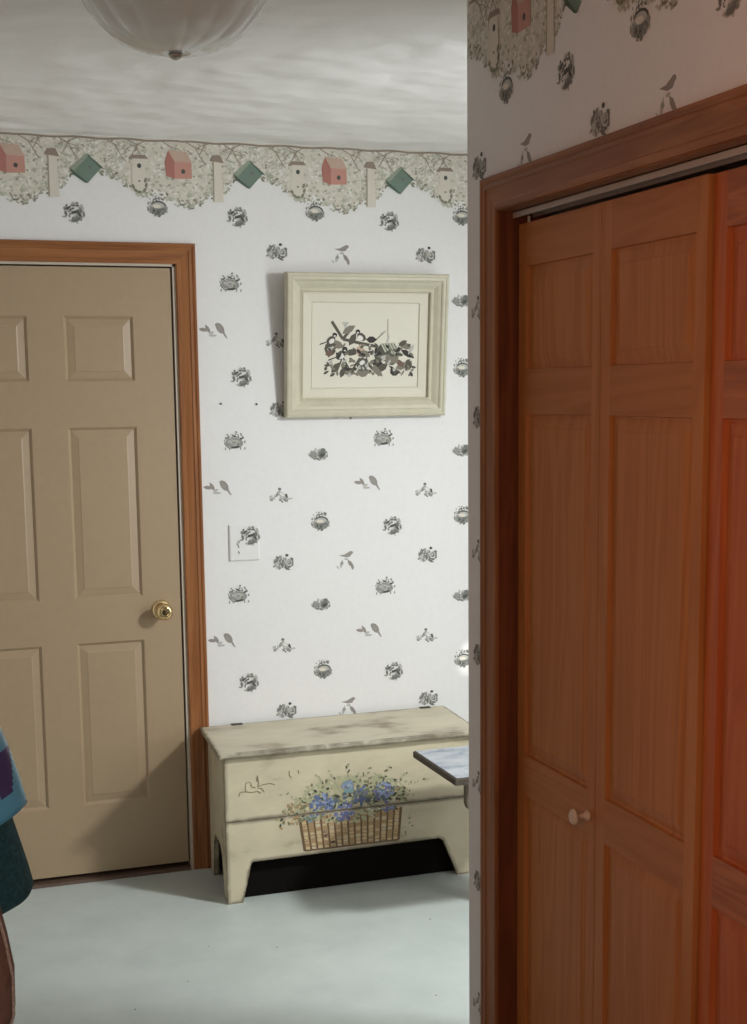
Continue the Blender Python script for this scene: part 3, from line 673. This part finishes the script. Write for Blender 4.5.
def A(x, y): return ((x-364.5)*s, zc - (y-344.5)*s)
def Lf(x, y, L, W, a, m): u, w = A(x, y); P.leaf(u, w, L*s, W*s, math.radians(a), m)
def El(x, y, a, b, m, rot=0): u, w = A(x, y); P.ell(u, w, a*s, b*s, m, math.radians(rot))
def Ln(pts, wd, m): P.line([A(*p) for p in pts], wd*s, m)
def Pg(pts, m): P.poly([A(*p) for p in pts], m)
ox = lambda x, y: (270 + x/3.735, 250 + y/3.735)   # sheet units
for pts, wd in [([(218,265),(262,330),(330,345),(400,358)],3), ([(262,330),(300,285)],3), ([(250,340),(205,395)],2.2), ([(330,345),(360,420),(410,465)],3), ([(330,400),(300,445)],2.2), ([(262,395),(240,450)],1.6), ([(262,395),(300,460)],1.6), ([(395,330),(430,300)],1), ([(480,360),(545,400)],2), ([(438,255),(440,340)],.6)]:
    Ln([ox(*p) for p in pts], wd, 'art1')
for x, y, L, W, a, m in [(285,295,60,26,30,'art2'), (300,330,55,26,60,'art1'), (240,350,60,30,-20,'art2'), (205,360,50,28,70,'art1'), (215,380,46,24,20,'art3'), (300,378,60,26,10,'art1'), (375,332,44,26,0,'art0'), (330,372,50,34,80,'pinkroof'), (345,385,44,30,20,'art2'), (235,435,52,26,50,'art1'), (285,450,56,30,-20,'art2'), (262,452,44,22,70,'art1'), (340,440,50,36,70,'art1'), (345,458,46,26,10,'art2'), (400,420,60,30,-20,'art0'), (420,435,50,28,30,'art1'), (400,450,60,24,-40,'art2'), (455,410,56,36,0,'art1'), (470,455,40,26,0,'art0'), (500,430,60,28,20,'art2'), (525,430,46,28,60,'art1'), (510,355,60,26,-20,'art2'), (500,345,40,20,30,'art1'), (520,385,64,22,-30,'art0'), (535,365,40,14,60,'ink3'), (490,420,44,22,-40,'art3'), (440,330,40,8,70,'ink3'), (420,305,30,7,30,'ink3')]:
    p = ox(x, y); Lf(*p, L/3.735, W/3.735, a, m)
for x, y, sc_, fl in [(215,330,1,1), (335,318,1,-1), (255,385,1.15,1), (335,410,1,1)]:      # little birds
    p = ox(x, y); q = sc_
    El(p[0], p[1]+1, 5.2*q, 3.6*q, 'art1', 35*fl); El(p[0]+1*fl, p[1]+2, 3.2*q, 2.2*q, 'white', 35*fl); El(p[0]+4*fl, p[1]-4*q, 2.6*q, 2.4*q, 'art0'); El(p[0]+4*fl, p[1]-3*q, 1.2, .8, 'white')
    Pg([(p[0]-3*fl, p[1]+2), (p[0]-5*fl, p[1]+3.6), (p[0]-12*fl*q, p[1]+6*q), (p[0]-11*fl*q, p[1]+4.4*q)], 'art0')
Pg([ox(*p) for p in [(258,268),(284,268),(271,292)]], 'ink3')
Pg([ox(*p) for p in [(382,380),(412,348),(432,384),(428,412),(392,408)]], 'art1'); Pg([ox(*p) for p in [(432,384),(488,382),(480,418),(430,424)]], 'art2')
Pg([ox(*p) for p in [(412,346),(466,342),(494,382),(436,386)]], 'leaf1')
for k in range(5): Ln([ox(420+k*11, 347), ox(442+k*11, 383)], .7, 'art1')
El(*ox(406,386), 2.6, 3.0, 'art0')
for _ in range(110):
    x, y = ox(r.uniform(195, 545), r.uniform(350, 465)); 
    Lf(x, y, r.uniform(4, 8), r.uniform(2, 3.5), r.uniform(0, 180), r.choice(['art1', 'art2', 'art1', 'art0', 'art2', 'ink3']))
mb.build('artwork', F, fix=False)['label'] = 'bird and birdhouse print'

# ------------------------------------------------------------------ cover plate and nails
mb = MB()
x0, x1, z0, z1, th = 1.090, 1.1965, 1.070, 1.194, .0065
mb.add([(x0, D, z0), (x1, D, z0), (x1, D, z1), (x0, D, z1), (x0, D-.004, z0), (x1, D-.004, z0), (x1, D-.004, z1), (x0, D-.004, z1), (x0+.004, D-th, z0+.004), (x1-.004, D-th, z0+.004), (x1-.004, D-th, z1-.004), (x0+.004, D-th, z1-.004)],
       [(0,4,5,1)[::-1], (0,1,5,4), (1,2,6,5), (2,3,7,6), (3,0,4,7), (4,5,9,8), (5,6,10,9), (6,7,11,10), (7,4,8,11), (8,9,10,11)][1:], 'plate')
P = Printer(mb, lambda u, w: (u, D-th, w), (0, -1, 0)); motif(P, 'A', 1.162, 1.155)
for u, w in [(1.118, 1.128), (1.121, 1.120), (1.123, 1.136), (1.122, 1.100)]: P.leaf(u, w, .012, .006, 2.0, 'ink2')
tag(mb.build('cover_plate', fix=False), 'square blank electrical plate covered in matching wallpaper, right of the door casing', 'wall plate')
n1 = None
for x, z, lab in [(1.0745, 1.603, 'left of two small nails in the wallpaper, nearer the door casing'), (1.198, 1.600, 'right of two small nails in the wallpaper, nearer the picture')]:
    mb = MB(); mb.lathe([(.0005, -.0045), (.0030, -.0042), (.0034, -.003), (.0018, -.0022), (.0018, 0)], 'nail', 'y', 12, (x, D, z))
    tag(mb.build('wall_nail'), lab, 'nail', 'small nails left of the picture')

# ------------------------------------------------------------------ ceiling lamp
LX, LY = .598, 2.925
L = empty('ceiling_lamp', (LX, LY, CEIL)); tag(L, 'frosted glass bowl ceiling lamp with ribbed sides', 'ceiling lamp')
mb = MB(); mb.lathe([(.001, 0), (.155, 0), (.160, -.006), (.158, -.018), (.120, -.022), (.001, -.022)], 'lampmetal', 'z', 48); mb.build('canopy', L)
mb = MB()
prof = [(.196, -.018), (.199, -.022), (.198, -.028), (.193, -.038), (.187, -.050), (.177, -.064), (.163, -.080), (.146, -.098), (.124, -.114), (.097, -.127), (.066, -.136), (.036, -.141), (.013, -.142)]
prof = [(q*.955, h_) for q, h_ in prof]
inner = [(max(.012, r_-.005), h_+.004) for r_, h_ in reversed(prof)]
mb.lathe(prof + inner, 'bowl', 'z', 144, rib=.035, ribn=16); mb.build('glass_bowl', L)
mb = MB(); mb.lathe([(.004, -.02), (.004, -.138), (.012, -.1405), (.014, -.144), (.0125, -.148), (.009, -.151), (.005, -.153), (.001, -.1535)], 'finial', 'z', 24); mb.build('finial', L)

# ------------------------------------------------------------------ coats on the left wall
R_ = empty('added_coat_rack', (XL, 1.75, 1.72)); tag(R_, 'added unseen oak coat rack on the left hall wall holding the coats', 'coat rack')  # rack added out of view to support the coats
mb = MB(); mb.box((0, -.42, -.05), (.018, .42, .05), 'rackwood'); mb.build('board', R_, bevel=.004)
for y in (-.16, .02, .20):
    mb = MB(); mb.tube([(.017, y, -.01), (.05, y, -.006), (.075, y, .004), (.085, y, .022)], [.009, .008, .008, .010], 'rackwood', 12); mb.build('peg', R_)
def garment(name, cy, rows, m, seed=1, n=120, slant=0, panel=None):
    """hanging cloth lofted through rows of (z, x_right, half_width_y); folds deepen to the hem"""
    r = random.Random(seed); ph = [r.uniform(0, 6.28) for _ in range(4)]
    fine = []
    for (a, b) in zip(rows, rows[1:]):
        k = max(1, int(abs(a[0]-b[0])/.006))
        fine += [tuple(p + (q-p)*i/k for p, q in zip(a, b)) for i in range(k)]
    rows = fine + [rows[-1]]
    vs = []; fs = []; ms = []; K = len(rows)
    for i, (z, xr, hy) in enumerate(rows):
        q = i/(K-1); x0 = XL + .03; mid = (x0 + xr)/2; hx = (xr - x0)/2
        for k in range(n):
            a = 2*pi*k/n; c, s_ = math.cos(a), math.sin(a)
            fold = 1 + .07*q*math.sin(5*a + ph[0])*(abs(s_)) + .04*q*math.sin(9*a + ph[1])*abs(s_)
            px = mid + hx*(abs(c)**.8)*(1 if c > 0 else -1); py = cy + hy*s_*fold
            vs.append((px, py, z + .004*q*math.sin(3*a + ph[2]) - slant*(xr-px)*max(0, q-.7)/.3))
    for i in range(K-1):
        for k in range(n):
            k2 = (k+1) % n; f = (i*n+k, i*n+k2, (i+1)*n+k2, (i+1)*n+k); fs.append(f)
            ms.append(panel[0] if panel and panel[1](*[sum(vs[v][t] for v in f)/4 for t in range(3)]) else m)
    fs.append(tuple(range(n))); ms.append(m)
    mb = MB(); mb.add(vs, fs, ms, True); o = mb.build(name)
    sd = o.modifiers.new('cloth', 'SOLIDIFY'); sd.thickness = .006; sd.offset = -1
    return o
tag(garment('jacket', 1.80, [(1.70, -.055, .02), (1.66, .0, .05), (1.58, .05, .075), (1.45, .080, .08), (1.30, .098, .08), (1.235, .114, .08), (1.195, .128, .08), (1.158, .1385, .08), (1.125, .1465, .078)], 'blue', seed=4, slant=.22,
    panel=('navy', lambda x, y, z: x < .127 and 1.15 < z < 1.206)), 'light blue jacket with violet panel, hanging highest at the left edge', 'jacket', 'coats hanging on the left')
tag(garment('fleece_jacket', 2.005, [(1.70, -.055, .02), (1.66, -.01, .05), (1.55, .04, .075), (1.35, .080, .085), (1.17, .112, .085), (1.07, .135, .085), (.975, .160, .085), (.948, .166, .085), (.942, .164, .084)], 'teal', seed=8, slant=.18), 'dark teal fleece hanging behind the light blue jacket', 'jacket', 'coats hanging on the left')
RW = [(1.70, -.055, .02), (1.66, -.01, .05), (1.55, .03, .075), (1.35, .055, .085), (1.18, .082, .085), (1.10, .096, .085), (1.04, .108, .085), (1.00, .114, .085), (.955, .113, .085), (.93, .104, .085), (.915, .09, .085)]
RW = [(z, x-.0085*min(1, (1.70-z)/.5), y) for z, x, y in RW]
sc_ = tag(garment('suede_coat', 1.58, RW, 'suede', seed=6), 'brown suede coat with cream edge, hanging lowest at the left edge', 'coat', 'coats hanging on the left')
mb = MB(); mb.tube([((XL+.03+x)/2 + (x-XL-.03)/2*.955, 1.58 - y*.40, z) for z, x, y in RW[2:]], .0018, 'fleece', 8); mb.build('fleece_edging', sc_)['label'] = 'cream fleece edging'

# ------------------------------------------------------------------ light
def area(name, loc, target, sx, sy, power, col, spread=180):
    l = bpy.data.lights.new(name, 'AREA'); l.shape = 'RECTANGLE'; l.size = sx; l.size_y = sy; l.energy = power; l.color = col; l.spread = math.radians(spread)
    o = bpy.data.objects.new(name, l); COL.objects.link(o); o.location = loc
    o.rotation_euler = (Vector(target) - Vector(loc)).to_track_quat('-Z', 'Y').to_euler(); return o
area('assumed_window_daylight', (XE+.12, 2.52, 1.30), (0.9, 3.9, 2.4), .75, 1.3, 31, (.94, .98, 1.0))  # added lamp outside the assumed window, tilted up to brighten the ceiling
area('assumed_window_key', (XE+.04, 2.55, 2.08), (1.1, 3.85, 0), .22, .22, 38, (.96, 1.0, 1.0), 130)  # added small key lamp in the assumed window, aimed at the floor
area('assumed_side_light', (XL-.25, .6, 1.72), (1.22, 1.5, 1.35), .9, .6, 7.5, (1.0, .46, .25), 110)  # added warm lamp beyond the assumed left doorway, aimed at the closet wall
area('added_rear_fill', (.55, YB-.12, 1.5), (.5, 2, 2.4), .8, 1.0, 6, (1.0, .82, .65))  # fill lamp added behind the camera, tilted up toward the ceiling
sp = bpy.data.lights.new('added_wall_spot', 'SPOT'); sp.energy = 160; sp.spot_size = math.radians(3.0); sp.spot_blend = .5; sp.shadow_soft_size = .01; sp.color = (1, .98, .95)  # added narrow spot lamp, aimed to make one bright patch on the back wall
so = bpy.data.objects.new('added_wall_spot', sp); COL.objects.link(so); so.location = (XE-.02, 2.75, 1.9)
so.rotation_euler = (Vector((1.985, D, .672)) - so.location).to_track_quat('-Z', 'Y').to_euler()
w = bpy.data.worlds.new('world'); SC.world = w; w.use_nodes = True
w.node_tree.nodes['Background'].inputs['Color'].default_value = (.75, .82, .9, 1); w.node_tree.nodes['Background'].inputs['Strength'].default_value = .5

# ------------------------------------------------------------------ camera
f, py, yaw, pitch, roll, h = 1412.94707, 595.141679, .330495190, .143652919, .0120293209, 1.6400764
cam = bpy.data.cameras.new('camera'); co = bpy.data.objects.new('camera', cam); COL.objects.link(co); SC.camera = co
cam.sensor_fit = 'VERTICAL'; cam.sensor_height = 36.0; cam.lens = 36.0*f/1024.0; cam.clip_start = .02
cam.shift_x = 0.0; cam.shift_y = (py - 512.0)/1024.0
fw_ = Vector((math.sin(yaw)*math.cos(pitch), math.cos(yaw)*math.cos(pitch), -math.sin(pitch)))
rt_ = Vector((math.cos(yaw), -math.sin(yaw), 0)); dn_ = fw_.cross(rt_)
r2 = rt_*math.cos(roll) + dn_*math.sin(roll); d2_ = -rt_*math.sin(roll) + dn_*math.cos(roll)
mt = Matrix((r2, -d2_, -fw_)).transposed().to_4x4(); mt.translation = (0, 0, h); co.matrix_world = mt

SC.view_settings.view_transform = 'Standard'; SC.view_settings.look = 'None'; SC.view_settings.gamma = 1; SC.view_settings.use_curve_mapping = False
SC.view_settings.exposure = -0.38
SC.cycles.max_bounces = 10; SC.cycles.diffuse_bounces = 6
